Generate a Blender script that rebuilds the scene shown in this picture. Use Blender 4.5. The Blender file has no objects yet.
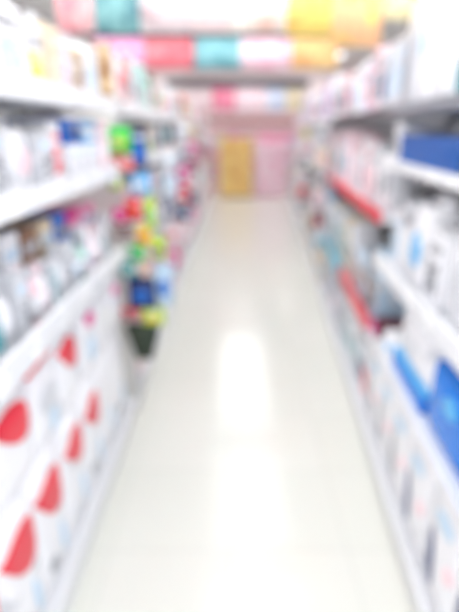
import bpy, bmesh, math, random
from mathutils import Matrix, Vector
random.seed(11)
SC = bpy.context.scene
COL = SC.collection
PI = math.pi

# ------------------------------------------------------------ materials
_M = {}
def lin(c):
    return tuple(((v/255)/12.92 if v/255 <= .04045 else ((v/255+.055)/1.055)**2.4) for v in c)
def mat(name, rgb, rough=.5, metal=0., accent=None, scale=14., thr=.55, emit=0., coat=0.):
    """plain or blotchy printed surface; rgb in 0..255 sRGB"""
    key = (name, rgb, accent, scale, thr, emit, rough)
    if key in _M: return _M[key]
    m = bpy.data.materials.new(name); m.use_nodes = True
    nt = m.node_tree; b = nt.nodes['Principled BSDF']
    c = lin(rgb) + (1,)
    b.inputs['Base Color'].default_value = c
    b.inputs['Roughness'].default_value = rough
    b.inputs['Metallic'].default_value = metal
    b.inputs['Coat Weight'].default_value = coat
    tc = nt.nodes.new('ShaderNodeTexCoord'); oi = nt.nodes.new('ShaderNodeObjectInfo')
    ad = nt.nodes.new('ShaderNodeVectorMath'); ad.operation = 'ADD'
    sc_ = nt.nodes.new('ShaderNodeVectorMath'); sc_.operation = 'SCALE'
    cb = nt.nodes.new('ShaderNodeCombineXYZ')
    for i in range(3): nt.links.new(oi.outputs['Random'], cb.inputs[i])
    nt.links.new(cb.outputs[0], sc_.inputs[0]); sc_.inputs['Scale'].default_value = 37
    nt.links.new(tc.outputs['Object'], ad.inputs[0]); nt.links.new(sc_.outputs[0], ad.inputs[1])
    nz = nt.nodes.new('ShaderNodeTexNoise'); nz.inputs['Scale'].default_value = scale
    nz.inputs['Detail'].default_value = 3
    st = nt.nodes.new('ShaderNodeVectorMath'); st.operation = 'MULTIPLY'; st.inputs[1].default_value = (1, 1, 3) if accent and scale > 20 else (1, 1, 1)
    nt.links.new(ad.outputs[0], st.inputs[0]); nt.links.new(st.outputs[0], nz.inputs['Vector'])
    mx = nt.nodes.new('ShaderNodeMix'); mx.data_type = 'RGBA'
    mx.inputs['A'].default_value = c
    if accent:
        rp = nt.nodes.new('ShaderNodeValToRGB')
        rp.color_ramp.elements[0].position = thr - .03; rp.color_ramp.elements[1].position = thr + .03
        nt.links.new(nz.outputs['Fac'], rp.inputs[0]); nt.links.new(rp.outputs[0], mx.inputs['Factor'])
        mx.inputs['B'].default_value = lin(accent) + (1,)
    else:
        nt.links.new(nz.outputs['Fac'], mx.inputs['Factor'])
        mx.inputs['B'].default_value = tuple(v*.93 for v in c[:3]) + (1,)
    nt.links.new(mx.outputs['Result'], b.inputs['Base Color'])
    if emit:
        b.inputs['Emission Color'].default_value = (.98, .99, 1, 1); b.inputs['Emission Strength'].default_value = emit
    _M[key] = m
    return m

# ------------------------------------------------------------ mesh helpers
def link(name, bm, m, parent=None, smooth=False, loc=None, rz=0):
    me = bpy.data.meshes.new(name); bmesh.ops.recalc_face_normals(bm, faces=bm.faces); bm.to_mesh(me); bm.free()
    if smooth:
        for p in me.polygons: p.use_smooth = True
    me.materials.append(m)
    o = bpy.data.objects.new(name, me); COL.objects.link(o)
    if parent: o.parent = parent
    if loc: o.location = loc
    o.rotation_euler.z = rz
    return o
def bx(bm, x0, x1, y0, y1, z0, z1, bev=0.):
    r = bmesh.ops.create_cube(bm, size=1)
    for v in r['verts']:
        v.co = Vector(((x0+x1)/2 + v.co.x*(x1-x0), (y0+y1)/2 + v.co.y*(y1-y0), (z0+z1)/2 + v.co.z*(z1-z0)))
    if bev:
        es = {e for v in r['verts'] for e in v.link_edges}
        bmesh.ops.bevel(bm, geom=list(es), offset=bev, segments=2, affect='EDGES', profile=.6)
    return bm
def box(*a, bev=0.): return bx(bmesh.new(), *a, bev=bev)
def tube(bm, a, b, r, n=10):
    a = Vector(a); b = Vector(b); d = b-a
    q = d.to_track_quat('Z', 'Y').to_matrix().to_4x4()
    bmesh.ops.create_cone(bm, cap_ends=True, segments=n, radius1=r, radius2=r, depth=d.length, matrix=Matrix.Translation((a+b)/2) @ q)
    return bm
def lathe(prof, n=18, cx=0, cy=0, bm=None):
    bm = bm or bmesh.new(); rings = []
    for r, z in prof:
        rings.append([bm.verts.new((cx + r*math.cos(2*PI*i/n), cy + r*math.sin(2*PI*i/n), z)) for i in range(n)])
    for a, b in zip(rings, rings[1:]):
        for i in range(n): bm.faces.new((a[i], a[(i+1) % n], b[(i+1) % n], b[i]))
    bm.faces.new(rings[0][::-1]); bm.faces.new(rings[-1])
    return bm
BUL = .022
def puff_y(x, z, w, h, d, e=5):
    X = min(1, abs(2*x/w)); Z = min(1, abs(2*z/h-1))
    return min(d/2, BUL)*(1-((1-X**e)*(1-Z**e))**.8)
def puffy(w, h, d, n=14, taper=0.):
    """a filled soft bag, seam in mid depth: front at y=0, back at y=d, bottom z=0"""
    bm = bmesh.new(); G = []
    for side in (0, 1):
        g = []
        for j in range(n+1):
            tz = .5-.5*math.cos(PI*j/n); row = []
            for i in range(n+1):
                tx = .5-.5*math.cos(PI*i/n)
                x = (tx-.5)*w; z = tz*h; y = puff_y(x, z, w, h, d)
                sc = 1 - taper*(1-tz)
                row.append(bm.verts.new((x*sc, y if side == 0 else d-y, z)))
            g.append(row)
        G.append(g)
        for j in range(n):
            for i in range(n): bm.faces.new((g[j][i], g[j][i+1], g[j+1][i+1], g[j+1][i]))
    F, B = G
    rim = [(0, i) for i in range(n)] + [(j, n) for j in range(n)] + [(n, n-i) for i in range(n)] + [(n-j, 0) for j in range(n)]
    for a, c in zip(rim, rim[1:]+rim[:1]):
        bm.faces.new((F[a[0]][a[1]], F[c[0]][c[1]], B[c[0]][c[1]], B[a[0]][a[1]])) if min(d/2, BUL) < d/2 else None
    bmesh.ops.remove_doubles(bm, verts=bm.verts, dist=1e-5)
    return bm
def mark(w, h, d, pts, lift=.005):
    """a printed shape that follows the front of a soft bag; pts: outline points (x,z) around its first point as centre"""
    bm = bmesh.new(); c = pts[0]; ring = pts[1:]; K = 14; rows = []
    cv = bm.verts.new((c[0], puff_y(c[0], c[1], w, h, d)-lift, c[1]))
    for k in range(1, K+1):
        row = []
        for p in ring:
            x = c[0]+(p[0]-c[0])*k/K; z = c[1]+(p[1]-c[1])*k/K
            row.append(bm.verts.new((x, puff_y(x, z, w, h, d)-(lift if k < K else -.001), z)))
        rows.append(row)
    N = len(ring)
    for i in range(N): bm.faces.new((cv, rows[0][i], rows[0][(i+1) % N]))
    for a, b in zip(rows, rows[1:]):
        for i in range(N): bm.faces.new((a[i], b[i], b[(i+1) % N], a[(i+1) % N]))
    return bm
def teardrop(cx, cz, L, W, ang):
    pts = [(cx, cz)]; ca, sa = math.cos(ang), math.sin(ang)
    for i in range(44):
        t = 2*PI*i/44
        a = L/2*math.cos(t); b = W/2*math.sin(t)*(math.sin(t/2)**1.3)*1.25
        pts.append((cx+a*ca-b*sa, cz+a*sa+b*ca))
    return pts
def oval(cx, cz, L, W, ang=0):
    ca, sa = math.cos(ang), math.sin(ang)
    return [(cx, cz)] + [(cx+L/2*math.cos(t)*ca-W/2*math.sin(t)*sa, cz+L/2*math.cos(t)*sa+W/2*math.sin(t)*ca) for t in [2*PI*i/24 for i in range(24)]]

def tag(o, label, cat, group=None, kind=None):
    if label: o['label'] = label
    if cat: o['category'] = cat
    if group: o['group'] = group
    if kind: o['kind'] = kind
    return o
def thing(name, label, cat, loc=(0, 0, 0), rz=0, group=None):
    o = bpy.data.objects.new(name, None); o.empty_display_size = .1; COL.objects.link(o)
    o.location = loc; o.rotation_euler.z = rz
    return tag(o, label, cat, group)
def structure(name, bm, m, **k):
    o = link(name, bm, m, **k); o['kind'] = 'structure'; return o

# ------------------------------------------------------------ colours
WHITE = (246, 246, 248); CREAM = (246, 240, 228)
PAL = {'white': (240, 240, 244), 'pale grey': (208, 210, 216), 'pale pink': (244, 210, 218), 'pink': (240, 150, 190),
       'magenta': (226, 50, 150), 'red': (230, 36, 62), 'pale blue': (188, 216, 238), 'sky blue': (80, 175, 230),
       'blue': (20, 110, 210), 'navy': (40, 55, 110), 'green': (60, 205, 80), 'teal': (60, 150, 160), 'lime': (190, 220, 60),
       'yellow': (245, 215, 70), 'orange': (232, 90, 40), 'beige': (226, 208, 180), 'brown': (140, 100, 75), 'grey': (130, 134, 142),
       'dark grey': (62, 64, 72), 'black': (30, 30, 34), 'lilac': (205, 190, 225), 'mint': (180, 225, 210), 'maroon': (92, 22, 38), 'royal': (0, 88, 170), 'azure': (0, 122, 222), 'cyan': (50, 184, 214)}
ORD = ['first', 'second', 'third', 'fourth', 'fifth', 'sixth', 'seventh', 'eighth', 'ninth', 'tenth', 'eleventh', 'twelfth', 'thirteenth', 'fourteenth']

# ------------------------------------------------------------ run geometry
DEP = .42
ANG = {'L': math.radians(90-.67), 'R': math.radians(-90-4.39)}
def run_pt(side, s, n=0., z=0.):
    """s: distance down the aisle, n: depth into the shelves"""
    if side == 'L':
        a = math.radians(.67); d = (math.sin(a), math.cos(a)); q = (-d[1], d[0]); o = (-.536, 0)
    else:
        a = math.radians(4.39); d = (math.sin(a), math.cos(a)); q = (d[1], -d[0]); o = (.521, 0)
    return (o[0]+d[0]*s+q[0]*n, o[1]+d[1]*s+q[1]*n, z)

steel = mat('white_steel', (230, 231, 235), .35)
railm = mat('white_price_rail', (232, 233, 237), .3)
backm = mat('pale_back_panel', (226, 227, 230), .5)
ticketm = mat('ticket_paper', (250, 250, 250), .5, accent=(140, 150, 165), scale=60, thr=.6)
ORDS = {'L': 'left', 'R': 'right'}

def bay(side, idx, s0, s1, levels, rails, top=2.0):
    w = s1-s0; sm = (s0+s1)/2
    t = thing('shelf_bay', 'white steel shelving bay, %s from the camera along the %s run' % (ORD[idx], ORDS[side]), 'shelving',
              run_pt(side, sm), ANG[side], 'shelving bays of the %s run' % ORDS[side])
    h = w/2-.001
    link('back_panel', box(-h+.03, h-.03, DEP-.012, DEP, .05, top), backm, t)
    for sx in (-1, 1):
        link('upright', box(min(sx*h, sx*(h-.03)), max(sx*h, sx*(h-.03)), DEP-.04, DEP, 0, top, bev=.003), steel, t)
    link('kick_plate', box(-h, h, .012, .03, .0, levels[0]-.03), steel, t)
    for i, z in enumerate(levels):
        sh = link('base_deck' if i == 0 else 'shelf', box(-h, h, .004, DEP-.042, z-.03, z, bev=.002), steel, t)
        c, rh = rails[i]
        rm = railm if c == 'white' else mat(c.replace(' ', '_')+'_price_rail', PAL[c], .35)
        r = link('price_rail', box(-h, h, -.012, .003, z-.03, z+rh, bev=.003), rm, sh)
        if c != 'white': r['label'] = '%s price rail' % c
        if i and s0 < 5 and c == 'white':
            for k in range(4):
                x = -h+w*(k+.3+.4*random.random())/4
                link('price_ticket', box(x-.03, x+.03, -.0145, -.0125, z-.022, z+rh-.008), ticketm, sh)
        if i:
            for sx in (-1, 1): link('bracket', box(sx*(h-.006)-.002, sx*(h-.006)+.002, .22, DEP-.041, z-.06, z-.031), steel, sh)
    return t

# ------------------------------------------------------------ goods (origin: bottom centre of the front; y grows to the back)
def body_mat(c, acc=None, scale=22, thr=.6, rough=.38):
    if c in ('royal', 'azure', 'navy', 'blue', 'magenta'): acc = None
    return mat('%s_packaging' % c.replace(' ', '_'), PAL[c], rough, accent=PAL[acc] if acc else None, scale=scale, thr=thr)
def carton(w, h, d, c, acc, label, cat, group, loc, rz, detail=2):
    t = thing('carton', label, cat, loc, rz, group)
    link('box_body', box(-w/2, w/2, 0, d, 0, h, bev=min(.004, w*.05)), body_mat(c, 'pale grey' if c == 'white' else 'white', 16, .62), t)
    if detail:
        link('front_print', box(-w*.38, w*.38, -.0015, .0008, h*.2, h*.62), body_mat(acc, 'white', 30, .56), t)
    if detail > 1:
        link('title_band', box(-w*.42, w*.42, -.0015, .0008, h*.72, h*.84), body_mat(random.choice(['grey', acc, 'pale blue']), 'white', 40, .55), t)
        link('top_flap', box(-w*.49, w*.49, .002, d*.5, h, h+.0015), body_mat(c), t)
    return t
def pouch(w, h, d, c, acc, label, cat, group, loc, rz, detail=2, taper=0.):
    t = thing('pouch', label, cat, loc, rz, group)
    hb = h*.9 if detail > 1 else h
    link('bag', puffy(w, hb, d, 10, taper), body_mat(c, 'white' if c != 'white' else 'pale grey', 18, .62, .25), t, True)
    if detail > 1: link('top_seal', box(-w*.46, w*.46, d/2-.003, d/2+.003, hb-.012, h), body_mat(c), t)
    if detail: link('print', mark(w, hb, d, oval(0, hb*.5, w*.62, hb*.42)), body_mat(acc, 'white', 30, .6), t, True)
    return t
def bottle(w, h, d, c, acc, label, cat, group, loc, rz, detail=2):
    t = thing('bottle', label, cat, loc, rz, group)
    r = w/2*.94; cy = max(r, d/2)
    link('bottle_body', lathe([(r*.9, 0), (r, h*.03), (r, h*.62), (r*.85, h*.72), (r*.42, h*.8), (r*.4, h*.84)], 16, 0, cy), body_mat(c, None, rough=.2), t, True)
    link('cap', lathe([(r*.48, h*.83), (r*.5, h*.84), (r*.46, h*.99), (r*.4, h)], 14, 0, cy), body_mat(acc), t, True)
    if detail: link('bottle_label', lathe([(r*1.012, h*.15), (r*1.012, h*.55)], 16, 0, cy), body_mat(acc, 'white', 40, .5), t, True)
    return t
def soft_pack(w, h, d, c, acc, label, cat, group, loc, rz, marks=(), name='soft_pack'):
    """large plastic-wrapped pack with printed shapes on its front"""
    t = thing(name, label, cat, loc, rz, group)
    link('wrapper', puffy(w, h, d, 22), body_mat(c, 'pale grey' if c == 'white' else None, 12, .66, .22), t, True)
    for nm, col, pts in marks:
        o = link(nm, mark(w, h, d, pts), body_mat(col, None, rough=.3), t, True)
    link('carry_strip', box(-w*.16, w*.16, d/2-.012, d/2+.012, h-.004, h+.006, bev=.003), body_mat('pale grey'), t)
    return t
KIND = {'carton': (carton, 'carton'), 'pouch': (pouch, 'packet'), 'bottle': (bottle, 'bottle')}
def put(side, kind, s, z, w, h, d, c, acc, label, group, n=.012, detail=2):
    f, cat = KIND[kind]
    return f(w, h, d, c, acc, label, cat, group, run_pt(side, s, n, z+.001), ANG[side], detail)

SHELFNAME = {}
def fill(side, idx, s0, s1, z, hm, spec, lvl, detail, dmax=.3):
    """spec: list of (kind, width, height factor, colour, accent)"""
    s = s0+.02; k = 0
    while True:
        kind, w, hf, c, acc = spec[k % len(spec)] if not callable(spec) else spec()
        w *= .92+.16*random.random()
        if s+w > s1-.015: break
        h = hm*hf*(.9+.1*random.random())
        d = min(.3, max(w*.9, .12)) if kind != 'bottle' else w
        d = min(d, dmax)
        lab = '%s with %s print, %s along the %s shelf, %s %s bay' % (
            {'carton': '%s carton', 'pouch': '%s packet', 'bottle': '%s bottle'}[kind] % c, acc, ORD[min(k, 13)], lvl, ORD[idx], ORDS[side])
        put(side, kind, s+w/2, z, w, h, d, c, acc, lab, 'goods on the %s shelf of the %s run' % (lvl, ORDS[side]), n=.02+.02*random.random(), detail=detail)
        s += w+.008; k += 1

def chooser(kinds, cols, accs, wr, hr):
    def f():
        return (random.choice(kinds), random.uniform(*wr), random.uniform(*hr), random.choice(cols), random.choice(accs))
    return f

# ============================================================ the setting
floor_m = bpy.data.materials.new('polished_floor_tiles'); floor_m.use_nodes = True
nt = floor_m.node_tree; b = nt.nodes['Principled BSDF']
tc = nt.nodes.new('ShaderNodeTexCoord'); br = nt.nodes.new('ShaderNodeTexBrick')
br.offset = 0; br.inputs['Scale'].default_value = 1; br.inputs['Brick Width'].default_value = .45; br.inputs['Row Height'].default_value = .45
br.inputs['Mortar Size'].default_value = .004; br.inputs['Mortar Smooth'].default_value = .3
br.inputs['Color1'].default_value = lin((226, 227, 219)) + (1,); br.inputs['Color2'].default_value = lin((229, 229, 222)) + (1,)
br.inputs['Mortar'].default_value = lin((216, 217, 210)) + (1,)
nt.links.new(tc.outputs['Object'], br.inputs['Vector']); nt.links.new(br.outputs['Color'], b.inputs['Base Color'])
nz = nt.nodes.new('ShaderNodeTexNoise'); nz.inputs['Scale'].default_value = 6
mr = nt.nodes.new('ShaderNodeMapRange'); mr.inputs['To Min'].default_value = .13; mr.inputs['To Max'].default_value = .2
nt.links.new(tc.outputs['Object'], nz.inputs['Vector']); nt.links.new(nz.outputs['Fac'], mr.inputs['Value']); nt.links.new(mr.outputs[0], b.inputs['Roughness'])
XL, XR, YN, YF, H = -2.6, 3.4, -1.0, 12.9, 3.0
structure('floor', box(XL, XR, YN, YF, -.08, 0), floor_m)
wm = mat('white_wall_paint', (240, 238, 238), .7)
structure('ceiling', box(XL, XR, YN, YF, H, H+.08), mat('white_ceiling_tiles', (246, 245, 244), .8))
structure('wall_left', box(XL-.1, XL, YN, YF, 0, H), wm)
structure('wall_right', box(XR, XR+.1, YN, YF, 0, H), wm)
structure('wall_back', box(XL-.1, XR+.1, YF, YF+.1, 0, H), mat('pinkish_wall_paint', (244, 230, 230), .7))

# ceiling lights: one line over the aisle, one over each neighbour
LIGHT = 3.7
frm = mat('light_frame_steel', (235, 235, 235), .4)
dif = mat('light_diffuser', (255, 255, 255), .5, emit=LIGHT)
proto_l = None
for rname, x in (('left', -1.5), ('middle', .25), ('right', 1.9)):
    for k, y in enumerate((.2, 2.0, 3.8, 5.6, 7.4, 9.2, 11.0) if rname == 'middle' else (.2, 2.0, 3.8, 5.5, 11.6)):  # last panel of each side row is an unseen extra, added to brighten the far floor
        lab = 'white ceiling light panel, %s of the %s row over the aisle (last of each side row added, unseen)' % (ORD[k], rname)
        if proto_l is None:
            t = thing('ceiling_light', lab, 'ceiling light', (x, y, H), 0, 'ceiling lights')
            bm = bmesh.new()
            for a in ((-.47, -.45, -.89, .89), (.45, .47, -.89, .89), (-.45, .45, -.89, -.87), (-.45, .45, .87, .89)): bx(bm, *a, -.05, 0)
            link('frame', bm, frm, t); link('diffuser', box(-.449, .449, -.869, .869, -.04, -.002), dif, t)
            proto_l = t
        else:
            t = proto_l.copy(); COL.objects.link(t); t.location = (x, y, H); t['label'] = lab
            for ch in list(proto_l.children):
                c = ch.copy(); COL.objects.link(c); c.parent = t

# ============================================================ shelving
LB = [.3, 1.25]+[2.44+.93*k for k in range(9)]
LE = [1.25, 2.2]+[2.44+.93*(k+1) for k in range(9)]
RB = [.23+.95*k for k in range(12)]
W = 'white'
for i in range(11):
    if i < 2:
        bay('L', i, LB[i], LE[i], [.14, .95, 1.33, 1.60], [(W, .02), (W, .05), (W, .03), (W, .03)])
    else:
        bay('L', i, LB[i], LE[i], [.14, .56, .95, 1.33, 1.60], [(W, .02), (W, .03), (W, .03), (W, .03), (W, .03)])
    if i < 2:
        bay('R', i, RB[i], RB[i+1], [.12, .60, .94, 1.375, 1.585], [(W, .02), (W, .0), (W, .04), (W, .01), ('grey', .01)], top=2.1)  # grey top rail: shade under the top shelf put into its colour
    else:
        r1 = 'red' if i == 2 else ('cyan' if i == 3 else W)
        r2 = 'red' if i in (2, 3) else W
        bay('R', i, RB[i], RB[i+1], [.12, .59, 1.13, 1.585], [(W, .02), (r1, .05), (r2, .025), ('dark grey' if i in (2, 3) else W, .01)], top=2.1)  # dark grey top rails: dark goods in shade under the shelf put into rail colour

# ---- left, near bays: big white packs with red petals, two tiers on the base deck
G1 = 'white packs with red petals, lower tier'; G2 = 'white packs with red petals, upper tier'
lo = [.48, .70, .92, 1.13, 1.355, 1.575, 1.79, 2.005]
for k, s in enumerate(lo):
    w = .212 if k != 3 else .205
    big = k in (1, 2, 3)
    L = .24 if big else .14
    Wd = .145 if big else .125
    w2 = .2
    z0 = .141
    mk = []
    if k <= 5:
        mk.append(('red_petal', 'red', teardrop(0, .335, .204 if big else .18, .165 if big else .15, math.radians(160 if big else 170) )))
    if k < 8:
        mk.append(('blue_stripe', 'pale blue', oval(.04, .13, .03, .13, .1)))
        mk.append(('grey_print', 'grey' if k % 2 else 'pale grey', oval(-.045, .1, .05, .05)))
    soft_pack(w, .455, .34, 'white', 'red', 'tall white plastic-wrapped pack%s, %s in the bottom row, left base shelf' % (' with a red petal' if k <= 5 else '', ORD[k]),
              'pack', G1, run_pt('L', s, .016, z0), ANG['L'], mk)
up = [(.48, 'm'), (.74, 'r'), (1.0, 'r'), (1.225, 'b'), (1.42, 'r'), (1.66, 'g'), (1.87, 'w'), (2.08, 'm')]
for k, (s, c) in enumerate(up):
    w = .235 if k < 3 else .19
    mk = []
    if c == 'r': mk.append(('red_petal', 'red', teardrop(0, .2, .215 if k < 3 else .175, .12, math.radians(162))))
    if c == 'b': mk.append(('grey_print', 'pale grey', oval(0, .15, .12, .1))); mk.append(('blue_stripe', 'pale blue', oval(.02, .06, .05, .1)))
    if c == 'g': mk += [('grey_print', 'pale blue', oval(0, .1, .08, .1)), ('magenta_print', 'magenta', oval(.02, .215, .11, .05))]
    if c == 'm': mk.append(('pink_print', 'magenta', oval(0, .2, .1, .05)))
    if k == 1: mk.append(('cyan_print', 'sky blue', oval(.02, .07, .07, .06)))
    soft_pack(w, .255, .34, 'white', 'red', 'squat white pack %s, %s atop the bottom row, left base shelf' % (
        {'r': 'with a red petal', 'b': 'with blue stripe', 'g': 'with pale blue print', 'w': 'printed grey', 'm': 'with a magenta print'}[c], ORD[k]), 'pack', G2,
        run_pt('L', s, .02, .6035), ANG['L'], mk)
for sx, nm in ((.80, 'nearer'), (1.20, 'farther')):
    put('L', 'carton', sx, .8655, .17, .022, .17, 'maroon' if nm == 'nearer' else 'red', 'red', 'flat red carton lying on the squat packs, %s of two' % nm, 'flat red cartons', n=.02, detail=1)
# ---- left S1: tall slim bottles in muted stripes
cyc = [('bottle', .062, 1, 'pale pink', 'pale grey'), ('bottle', .06, .95, 'white', 'pale pink'), ('carton', .06, .9, 'pale grey', 'teal'), ('bottle', .062, 1, 'white', 'pale grey'),
       ('carton', .07, 1, 'pale grey', 'grey'), ('bottle', .06, .95, 'pale grey', 'pale blue'), ('bottle', .062, .9, 'mint', 'grey'), ('carton', .055, 1, 'white', 'lilac')]
for i in (0, 1): fill('L', i, LB[i], LE[i], .95, .2, cyc, 'lower', 2, .062)
for k, (a_, b_, c, ac, h_) in enumerate([(.36, .60, 'white', 'pale grey', .27), (.62, .86, 'pale pink', 'white', .27), (.88, 1.08, 'white', 'pale grey', .27), (1.10, 1.235, 'white', 'pale grey', .27),
    (1.265, 1.38, 'white', 'pale pink', .27), (1.40, 1.51, 'brown', 'beige', .26), (1.53, 1.65, 'beige', 'brown', .26), (1.67, 1.79, 'blue', 'navy', .26), (1.81, 1.94, 'magenta', 'pink', .25), (1.96, 2.17, 'pink', 'white', .24)]):
    put('L', 'carton', (a_+b_)/2, .95, b_-a_-.004, h_, .2, c, ac, '%s carton with %s print, %s in the rear row of the left lower shelf' % (c, ac, ORD[k]), 'rear row cartons on the left lower shelf', n=.108)
cyc2 = [('pouch', .13, 1, 'white', 'pale pink'), ('carton', .11, .9, 'pale grey', 'grey'), ('carton', .1, 1, 'white', 'red'), ('pouch', .12, .9, 'pale pink', 'lilac'), ('carton', .11, .8, 'white', 'grey')]
for i in (0, 1): fill('L', i, LB[i], LE[i]-(.56 if i else 0), 1.33, .2, cyc2, 'upper', 2)
# blue boxes on white ones at the end of that shelf
for sx, c, nm in ((1.74, 'blue', 'deep blue carton'), (1.94, 'sky blue', 'light blue carton')):
    put('L', 'carton', sx, 1.33, .17, .12, .25, 'white', 'pale grey', 'white carton under the %s on the left upper shelf' % nm, 'white cartons under the blue ones', n=.02)
    put('L', 'carton', sx, 1.4535, .15, .08, .2, c, 'white' if c != 'blue' else 'navy', '%s lying on a white carton near the toy rack, left upper shelf' % nm, 'blue cartons near the toy rack', n=.025)
put('L', 'carton', 2.10, 1.33, .12, .2, .2, 'pale pink', 'white', 'pale pink carton at the end of the left upper shelf by the toys', 'goods on the upper shelf end')
cyc3 = [('carton', .16, .95, 'white', 'pale blue'), ('carton', .13, .8, 'white', 'yellow'), ('carton', .12, .9, 'beige', 'beige'), ('carton', .1, .85, 'white', 'lilac'), ('carton', .13, .8, 'beige', 'brown')]
for i in (0, 1): fill('L', i, LB[i], LE[i], 1.60, .22, cyc3, 'top', 2)

# ---- left, farther bays
soft = ['white', 'white', 'pale grey', 'pale pink', 'beige', 'white', 'pale blue']
acc = ['pink', 'grey', 'teal', 'red', 'pale blue', 'navy', 'lime', 'brown', 'dark grey', 'orange', 'magenta', 'green']
for i in range(2, 11):
    det = 2 if i < 4 else (1 if i < 8 else 0)
    wr = (.11, .17) if i < 5 else ((.16, .24) if i < 8 else (.26, .42))
    for z, hm, lvl, cols in ((.14, .36, 'base', ['white', 'pale pink', 'white', 'pale grey']), (.56, .34, 'lower', soft), (.95, .33, 'middle', soft+['dark grey', 'magenta']),
                             (1.33, .22, 'upper', soft+['dark grey', 'beige']), (1.60, .27, 'top', soft+['brown', 'orange', 'mint'])):
        fill('L', i, LB[i], LE[i], z, hm, chooser(['carton', 'pouch', 'carton'] if hm > .25 else ['carton'], cols, acc, wr, (.75, 1)), lvl, det)

# ---- right, near bays
for k, s in enumerate([.355, .585, .815, 1.045, 1.305, 1.535, 1.765, 1.995]):
    mk = [('navy_print', 'navy' if k < 5 else 'grey', oval(-.05, .15, .05, .2, .25)), ('pink_print', 'pale pink', oval(.07, .2, .05, .06)),
          ('blue_print', 'pale blue', oval(.0, .32, .12, .05))]
    soft_pack(.222, .40, .33, 'white', 'navy', 'white wrapped pack with %s streak, %s along the right base shelf' % ('navy' if k < 5 else 'grey', ORD[k]), 'pack',
              'white packs on the right base shelf', run_pt('R', s, .016, .121), ANG['R'], mk)
AZ = ['nearest the camera', 'between the other two', 'beside the bulging white pack']
for k, (s, w_) in enumerate([(.46, .38), (.83, .32), (1.17, .33)]):
    soft_pack(w_, .22, .3, 'azure', 'white', 'bright azure wrapped pack %s on the right lower shelf' % AZ[k], 'pack', 'azure packs',
              run_pt('R', s, .012, .602), ANG['R'], [('pale_print', 'sky blue', oval(.03, .16, .1, .06))], name='blue_pack')
t = thing('flat_tray', 'long flat azure tray under the bulging white pack', 'tray', run_pt('R', 1.545, .012, .602), ANG['R'])
link('tray_body', box(-.19, .19, 0, .3, 0, .07, bev=.01), body_mat('azure'), t)
link('tray_rim', box(-.195, .195, -.003, .303, .07, .076, bev=.003), body_mat('sky blue'), t)
soft_pack(.37, .17, .27, 'white', 'blue', 'bulging white pack lying on the long azure tray', 'pack', None, run_pt('R', 1.545, .02, .680), ANG['R'], [('grey_print', 'pale grey', oval(0, .09, .16, .06))], name='bulging_pack')
t = thing('flat_box', 'flat dark maroon box lying crosswise at the end of the azure tray shelf', 'box', run_pt('R', 2.04, .0, .602), ANG['R'])
link('box_body', box(-.06, .06, 0, .3, 0, .06, bev=.004), body_mat('maroon'), t)
link('magenta_end', box(-.058, .058, -.0025, .001, .004, .056), body_mat('magenta'), t)
soft_pack(.17, .07, .28, 'white', 'blue', 'low white packet between azure tray and maroon box', 'packet', None, run_pt('R', 1.85, .012, .602), ANG['R'], [('blue_spot', 'sky blue', oval(.03, .035, .06, .04))])
cyc = [('pouch', .19, .95, 'white', 'pale grey'), ('carton', .15, .8, 'white', 'grey'), ('pouch', .17, 1, 'white', 'sky blue'), ('carton', .15, .9, 'pale grey', 'white'), ('carton', .14, .75, 'white', 'pale blue')]
for i in (0, 1): fill('R', i, RB[i], RB[i+1], .94, .35, cyc, 'middle', 2)
# long blue boxes on the thin shelf
put('R', 'carton', 1.17, 1.375, .34, .1, .3, 'dark grey', 'grey', 'long dark grey flat box beside the navy box', 'flat boxes on the right upper shelf')
put('R', 'carton', 1.68, 1.375, .64, .105, .3, 'royal', 'royal', 'long royal blue flat box on the right upper shelf', 'flat boxes on the right upper shelf', detail=1)
put('R', 'carton', .72, 1.375, .36, .13, .3, 'white', 'grey', 'long white flat box at the near end, right upper shelf', 'flat boxes on the right upper shelf')
put('R', 'carton', 2.065, 1.375, .10, .15, .2, 'white', 'grey', 'small white box between royal blue box and bay edge', 'flat boxes on the right upper shelf')
# top shelf: very large white packs, pink and teal ones at the near end
for k, (s, w, h, c, m_) in enumerate([(1.14, .25, .11, 'teal', None), (1.41, .27, .11, 'teal', None), (1.67, .21, .42, 'white', None), (1.87, .17, .4, 'white', 'b'), (2.06, .16, .36, 'pale grey', 'g')]):
    mk = []
    if m_ == 'b': mk = [('blue_print', 'pale blue', oval(0, .2, .07, .09))]
    if m_ == 'g': mk = [('grey_print', 'grey', oval(0, .15, .06, .2))]
    soft_pack(w, h, .32, c, 'white', '%s %s pack, %s along the right top shelf' % ('tall' if h > .2 else 'low', c, ORD[k]), 'pack', 'packs on the right top shelf',
              run_pt('R', s, .016, 1.587), ANG['R'], mk)
for k, s in enumerate((1.14, 1.41)):
    soft_pack(.24, .1, .3, 'pink', 'white', 'pink pack lying on the %s teal pack of the top shelf' % ORD[k], 'pack', 'pink packs on the right top shelf', run_pt('R', s, .02, 1.705), ANG['R'], [('pale_print', 'white', oval(0, .05, .08, .03))])
    soft_pack(.24, .17, .28, 'white', 'white', 'white pack topping the %s pink pack of the top shelf' % ORD[k], 'pack', 'white packs over the pink packs', run_pt('R', s, .025, 1.813), ANG['R'], [('pale_print', 'pale blue', oval(0, .08, .06, .05))])

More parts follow.
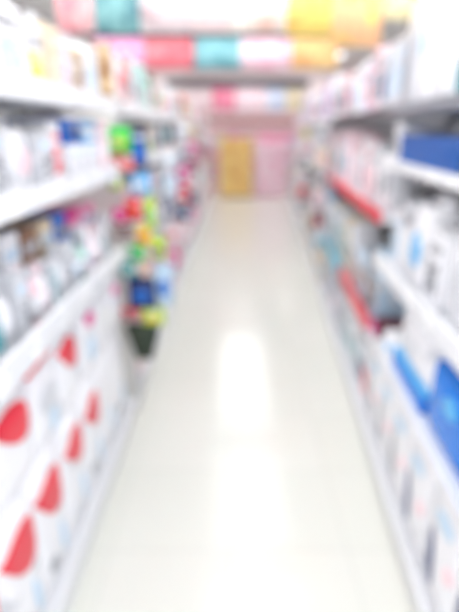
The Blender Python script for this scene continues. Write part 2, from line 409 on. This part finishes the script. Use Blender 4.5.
# ---- right, farther bays
for i in range(2, 11):
    det = 2 if i < 4 else (1 if i < 8 else 0)
    wr = (.12, .18) if i < 5 else ((.16, .24) if i < 8 else (.26, .42))
    for z, hm, lvl, cols in ((.12, .4, 'base', ['white', 'pale grey', 'white', 'beige']), (.59, .44, 'lower', ['white', 'white', 'pale grey', 'grey', 'pale blue', 'beige']),
                             (1.13, .38, 'middle', ['white', 'white', 'pale grey', 'white', 'pale pink']), (1.585, .38, 'top', ['white', 'lilac', 'pale grey', 'pale pink', 'white'])):
        fill('R', i, RB[i], RB[i+1], z, hm, chooser(['carton', 'pouch', 'carton'] if hm > .3 else ['carton'], cols, ['grey', 'pale blue', 'pale pink', 'lilac', 'grey', 'red', 'teal', 'navy'] if lvl != 'lower' else ['dark grey', 'grey', 'teal', 'brown'], wr, (.7, 1)), lvl, det)

# maroon flat box standing across the end of the red-railed shelf, grey appliance boxes behind it
def side_box(name, x0, x1, y0, y1, z0, z1, c, lab, cat, grp=None, det='grey'):
    t = thing(name, lab, cat, ((x0+x1)/2, y0, z0), 0, grp); w = x1-x0
    link('box_body', box(-w/2, w/2, 0, y1-y0, 0, z1-z0, bev=.004), body_mat(c, None), t)
    link('front_print', box(-w*.4, w*.4, -.0015, .001, (z1-z0)*.25, (z1-z0)*.7), body_mat(det, c, 40, .5), t)
    return t

# ============================================================ toy side rack at the end of the second left bay
RY = 2.34
wire = mat('white_wire', (225, 226, 230), .35)
t = thing('side_rack', 'narrow wire rack hung with small coloured toys in the gap between left bays', 'rack', (-.445, RY, 0), 0)
pan = mat('white_rack_panel', (242, 240, 236), .55)
link('rack_panel', box(-.46, -.08, .02, .032, .02, 1.86), pan, t)
link('header_panel', box(-.46, -.08, .008, .019, 1.62, 1.86), mat('brown_header_card', (170, 132, 96), .5, accent=(222, 196, 160)), t)
for x in (-.44, -.085): link('post', tube(bmesh.new(), (x, .012, .0), (x, .012, 1.6), .007), wire, t)
for k in range(8):
    link('crossbar', tube(bmesh.new(), (-.45, 0, .42+.16*k), (.15, 0, .42+.16*k), .004), wire, t)
link('end_rod', tube(bmesh.new(), (.146, 0, .42), (.146, 0, 1.54), .004), wire, t)
link('foot', box(-.46, -.07, -.06, .06, 0, .018, bev=.004), mat('grey_rack_foot', (190, 192, 196), .4), t)
toys = [  # colour, accent, x, z centre, w, h, kind
    ('green', 'lime', -.505, 1.455, .12, .12, 'pouch'), ('orange', 'red', -.50, 1.355, .12, .07, 'carton'), ('navy', 'blue', -.415, 1.42, .06, .17, 'carton'),
    ('lime', 'white', -.54, 1.275, .06, .08, 'pouch'), ('sky blue', 'white', -.425, 1.265, .10, .10, 'pouch'),
    ('red', 'orange', -.462, 1.145, .09, .11, 'pouch'), ('lime', 'green', -.385, 1.12, .05, .15, 'pouch'), ('magenta', 'pink', -.535, 1.11, .06, .07, 'pouch'),
    ('yellow', 'orange', -.42, 1.015, .075, .10, 'pouch'), ('brown', 'maroon', -.515, 1.03, .09, .06, 'carton'), ('lime', 'dark grey', -.35, .95, .07, .11, 'pouch'), ('green', 'teal', -.465, .925, .08, .08, 'pouch'),
    ('teal', 'mint', -.505, .84, .09, .08, 'pouch'), ('beige', 'orange', -.43, .85, .06, .07, 'carton'),
    ('navy', 'blue', -.45, .715, .14, .17, 'pouch'), ('pale blue', 'blue', -.335, .76, .09, .22, 'pouch'),
    ('red', 'maroon', -.525, .6, .11, .045, 'carton'), ('lime', 'yellow', -.40, .585, .12, .10, 'pouch')]
for k, (c, a, x, z, w, h, kd) in enumerate(toys):
    f, cat = KIND[kd]
    o = f(w, h, .05, c, a, 'small %s toy %s with %s print hanging %s from top of rack' % (c, 'pouch' if kd == 'pouch' else 'box', a, ORD[min(k, 13)] if k < 14 else ['', 'low fifteenth', 'low sixteenth', 'low seventeenth', 'lowest'][k-13]),
          'toy', 'toys on the side rack', (x, RY-.075, z-h/2), 0)
    o.name = 'toy_'+('pouch' if kd == 'pouch' else 'box')
    link('hang_hook', tube(tube(bmesh.new(), (0, .025, h+.006), (0, .078, h+.006), .002, 6), (0, .026, h-.004), (0, .026, h+.008), .002, 6), wire, o)
o = pouch(.18, .20, .08, 'dark grey', 'black', 'dark green-black tapered bag hanging lowest on the side rack', 'bag', None, (-.455, RY-.1, .35), 0, 2, .55)
o.name = 'tapered_bag'
for ch in o.children:
    ch.data.materials[0] = mat('dark_green_fabric', (50, 62, 48), .6)
    ch['label'] = None
    del ch['label']

# blue card box jutting just beyond the rack on the left
# hanging merchandise strips on the farther bays
def clip_strip(side, s, cols, ztop, nm):
    x, y, _ = run_pt(side, s, -.078, 0)
    t = thing('clip_strip', 'narrow hanging strip of small packets, %s on the %s run' % (nm, ORDS[side]), 'clip strip', (x, y, 0), 0, 'hanging strips on the %s run' % ORDS[side])
    link('strip', box(-.012, .012, 0, .003, ztop-1.1, ztop, bev=.001), wire, t)
    tx = run_pt(side, s, -.0125, 0)
    link('hanger_arm', tube(bmesh.new(), (0, .0015, ztop-.02), (tx[0]-x, tx[1]-y, ztop-.02), .003, 6), wire, t)
    for k, (c, a) in enumerate(cols):
        z = ztop-.02-.17*(k+1)
        o = pouch(.10, .14, .03, c, a, '%s packet with %s print, %s down the %s hanging strip, %s run' % (c, a, ORD[k], nm, ORDS[side]), 'packet', 'packets on hanging strips', (x, y-.034, z), 0)
        o.name = 'hanging_packet'
clip_strip('L', 3.37, [('dark grey', 'teal'), ('white', 'pale blue'), ('pale blue', 'white'), ('navy', 'white'), ('pale pink', 'red'), ('magenta', 'white')], 1.60, 'closest')
clip_strip('L', 4.30, [('white', 'pale blue'), ('pale grey', 'navy'), ('magenta', 'white'), ('red', 'pale pink'), ('dark grey', 'sky blue'), ('pale pink', 'white')], 1.60, 'middle')
clip_strip('L', 5.23, [('beige', 'brown'), ('magenta', 'white'), ('maroon', 'pink'), ('white', 'red'), ('navy', 'grey'), ('pink', 'white')], 1.60, 'farthest')
clip_strip('R', 4.03, [('pale grey', 'grey'), ('beige', 'pink'), ('grey', 'white'), ('pale pink', 'grey'), ('maroon', 'red'), ('pale grey', 'teal')], 1.58, 'closest')
clip_strip('R', 5.93, [('beige', 'lime'), ('pale pink', 'grey'), ('grey', 'white'), ('pale grey', 'pink'), ('red', 'grey'), ('grey', 'white')], 1.58, 'farthest')

# ============================================================ rails of hanging banners over the aisle
def fabric(name, c, a): return mat(name, c, .7, accent=a, scale=9, thr=.56)
dark = mat('dark_rail_steel', (74, 70, 78), .4)
def rail(y, z, x0, x1, r, lab):
    t = thing('hanging_rail', lab, 'rail', ((x0+x1)/2, y, z), 0, 'rails over the aisle'); h = (x1-x0)/2
    link('bar', tube(bmesh.new(), (-h, 0, 0), (h, 0, 0), r, 14), dark, t)
    for sx in (-1, 1):
        link('suspension_wire', tube(bmesh.new(), (sx*h*.8, 0, r), (sx*h*.8, 0, H-z), .003, 6), wire, t)
    return t
def banner(y, ztop, x0, x1, zb, c, a, lab, grp, yo=0.):
    w = x1-x0-.001; h = ztop-zb; t = thing('hanging_banner', lab, 'banner', ((x0+x1)/2, y+yo, zb), 0, grp)
    bm = bmesh.new(); n = 12; g = [[], []]
    ph = random.random()*6
    for sd, dy in ((0, -.002), (1, .002)):
        for j in range(2):
            g[sd].append([bm.verts.new((-w/2+w*i/n, dy+.008*math.sin(ph+i*.9), j*(h-.02))) for i in range(n+1)])
    for i in range(n):
        for sd in (0, 1): bm.faces.new((g[sd][0][i], g[sd][0][i+1], g[sd][1][i+1], g[sd][1][i]))
        for j in (0, 1): bm.faces.new((g[0][j][i], g[0][j][i+1], g[1][j][i+1], g[1][j][i]))
    for i in (0, n): bm.faces.new((g[0][0][i], g[0][1][i], g[1][1][i], g[1][0][i]))
    link('cloth', bm, fabric('banner_cloth', c, a), t, True)
    link('hem_bar', box(-w/2, w/2, -.006, .006, h-.022, h-.002), mat('banner_hem', c, .6), t)
rail(3.2, 2.345, -1.15, 1.25, .012, 'thin steel rail over the aisle nearest the camera, carrying the first banners')
rail(5.0, 2.335, -1.35, 1.30, .026, 'grey rail crossing the aisle with the red and teal banners')
rail(8.5, 2.222, -1.05, 1.30, .068, 'thick dark rail farther down the aisle above pale pink banners')
r0 = [(-1.02, -.80, (240, 190, 192), (230, 150, 160), 'salmon pink'), (-.799, -.53, (138, 190, 192), (100, 150, 160), 'teal'), (-.529, -.23, (238, 222, 224), (215, 190, 195), 'greyish pink'),
      (-.229, .065, (246, 226, 226), (250, 245, 235), 'pale blush'), (.066, .335, (250, 236, 226), (240, 205, 190), 'cream'), (.336, .605, (250, 222, 122), (245, 196, 110), 'yellow'),
      (.606, .905, (248, 194, 146), (246, 222, 110), 'orange and yellow'), (.906, 1.12, (250, 240, 190), (245, 215, 80), 'pale yellow')]
for x0, x1, c, a, nm in r0:
    banner(3.2, 2.333, x0, x1, 2.042 if x0 < .3 else (2.03 if x0 < .6 else (1.97 if x0 < .9 else 2.11)), c, a, '%s patterned banner hanging from the rail closest overhead' % nm, 'banners of the first rail')
r1 = [(-1.27, -.80, (244, 170, 214), (250, 215, 235), 'bright pink'), (-.799, -.335, (234, 122, 134), (240, 160, 168), 'coral red'), (-.334, .11, (140, 198, 206), (110, 172, 184), 'blue-green'),
      (.111, .585, (250, 216, 228), (245, 190, 210), 'pale pink'), (.586, 1.03, (240, 204, 140), (232, 176, 120), 'golden')]
for x0, x1, c, a, nm in r1:
    banner(5.0, 2.317, x0, x1, 2.04, c, a, '%s patterned banner on the second rail over the aisle' % nm, 'banners of the second rail')
r2 = [(-.66, -.30, (240, 222, 224), (225, 205, 210), 'off-white'), (-.285, .09, (236, 124, 154), (245, 180, 200), 'rose'), (.105, .59, (250, 222, 230), (255, 240, 245), 'light pink'),
      (.605, .92, (206, 218, 240), (240, 240, 250), 'powder blue'), (.935, 1.22, (238, 224, 196), (215, 205, 150), 'sandy')]
for x0, x1, c, a, nm in r2:
    banner(8.5, 2.153, x0, x1, 1.785, c, a, '%s patterned banner below the thick dark rail' % nm, 'banners of the third rail')

# ============================================================ far end of the aisle
def end_unit():
    t = thing('end_display', 'wide pale display unit with a brown header across the aisle end', 'display unit', (.45, 12.2, 0), 0)
    link('back_board', box(-1.9, 1.9, .4, .42, 0, 1.9), mat('pale_pink_board', (244, 214, 220), .6), t)
    link('header', box(-1.9, 1.9, -.02, .0, 1.62, 1.80, bev=.004), mat('brown_header', (140, 100, 96), .5, accent=(170, 130, 122)), t)
    for z in (.15, .6, 1.05, 1.5):
        link('shelf', box(-1.9, 1.9, 0, .4, z-.03, z), mat('pinkish_shelf', (238, 214, 216), .4), t)
    link('plinth', box(-1.88, 1.88, .02, .39, 0, .119), mat('pinkish_shelf', (238, 214, 216), .4), t)
end_unit()
for r, z in enumerate((.15, .6, 1.05)):
    x = -.85; k = 0
    while x < 1.9:
        w = random.uniform(.2, .3); c = random.choice(['pale pink', 'pink', 'white', 'pale pink', 'beige']); a = random.choice(['white', 'pink', 'lilac', 'beige'])
        carton(w, .36, .25, c, a, '%s carton with %s print, %s along the %s shelf of the end display' % (c, a, ORD[min(k, 13)], ['bottom', 'middle', 'upper'][r]), 'carton', 'cartons on the end display', (x+w/2, 12.22, z+.001), 0, 1)
        x += w+.015; k += 1
# golden dump bin with patterned front
t = thing('display_bin', 'golden yellow standing display box at the end of the aisle', 'display box', (.155, 11.3, 0), 0)
gold = mat('golden_card', (246, 212, 136), .6, accent=(228, 176, 104), scale=5, thr=.56)
bm = bmesh.new()
bx(bm, -.37, .37, 0, .02, .05, 1.33, .004); bx(bm, -.37, -.35, .02, .4, .05, 1.2); bx(bm, .35, .37, .02, .4, .05, 1.2); bx(bm, -.35, .35, .38, .4, .05, 1.2)
bx(bm, -.35, .35, .02, .38, .9, .92)
link('card_body', bm, gold, t)
link('base', box(-.34, .34, .03, .37, 0, .05), mat('brown_base', (140, 100, 84), .6), t)
for x, z, r in ((-.12, 1.05, .13), (.16, .95, .10), (-.05, .6, .15), (.18, .35, .1)):
    link('round_print', tube(bmesh.new(), (x, -.004, z), (x, .001, z), r, 24), mat('orange_print', (232, 182, 110), .6), t)
t = thing('display_box', 'pale pink standing display box beside the golden one', 'display box', (.98, 11.3, 0), 0)
bm = bmesh.new(); bx(bm, -.36, .36, 0, .4, .04, 1.25, .01)
link('card_body', bm, mat('pink_card', (248, 218, 230), .6, accent=(244, 180, 206), scale=6, thr=.58), t)
link('base', box(-.33, .33, .03, .37, 0, .04), mat('pink_base', (230, 190, 200), .6), t)
link('header', box(-.36, .36, .18, .2, 1.25, 1.42), mat('pink_header', (244, 170, 196), .6), t)

# ============================================================ light, camera
w = bpy.data.worlds.new('World'); SC.world = w; w.use_nodes = True
bg = w.node_tree.nodes['Background']; bg.inputs[0].default_value = (.97, .98, 1, 1); bg.inputs[1].default_value = 1.6
cam = bpy.data.cameras.new('camera'); co = bpy.data.objects.new('camera', cam); COL.objects.link(co)
cam.sensor_fit = 'VERTICAL'; cam.sensor_height = 36; cam.sensor_width = 27; cam.lens = 470/612*36
co.location = (0, 0, 1.5); co.rotation_euler = (math.radians(90-20.53), 0, 0)
cam.clip_start = .01
cam.dof.use_dof = True; cam.dof.focus_distance = .3; cam.dof.aperture_fstop = 2.55; cam.dof.aperture_blades = 0
SC.camera = co
vs = SC.view_settings; vs.view_transform = 'Standard'; vs.look = 'None'; vs.gamma = 1; vs.exposure = 0.18; vs.use_curve_mapping = False
SC.cycles.max_bounces = 6; SC.cycles.caustics_reflective = False; SC.cycles.caustics_refractive = False
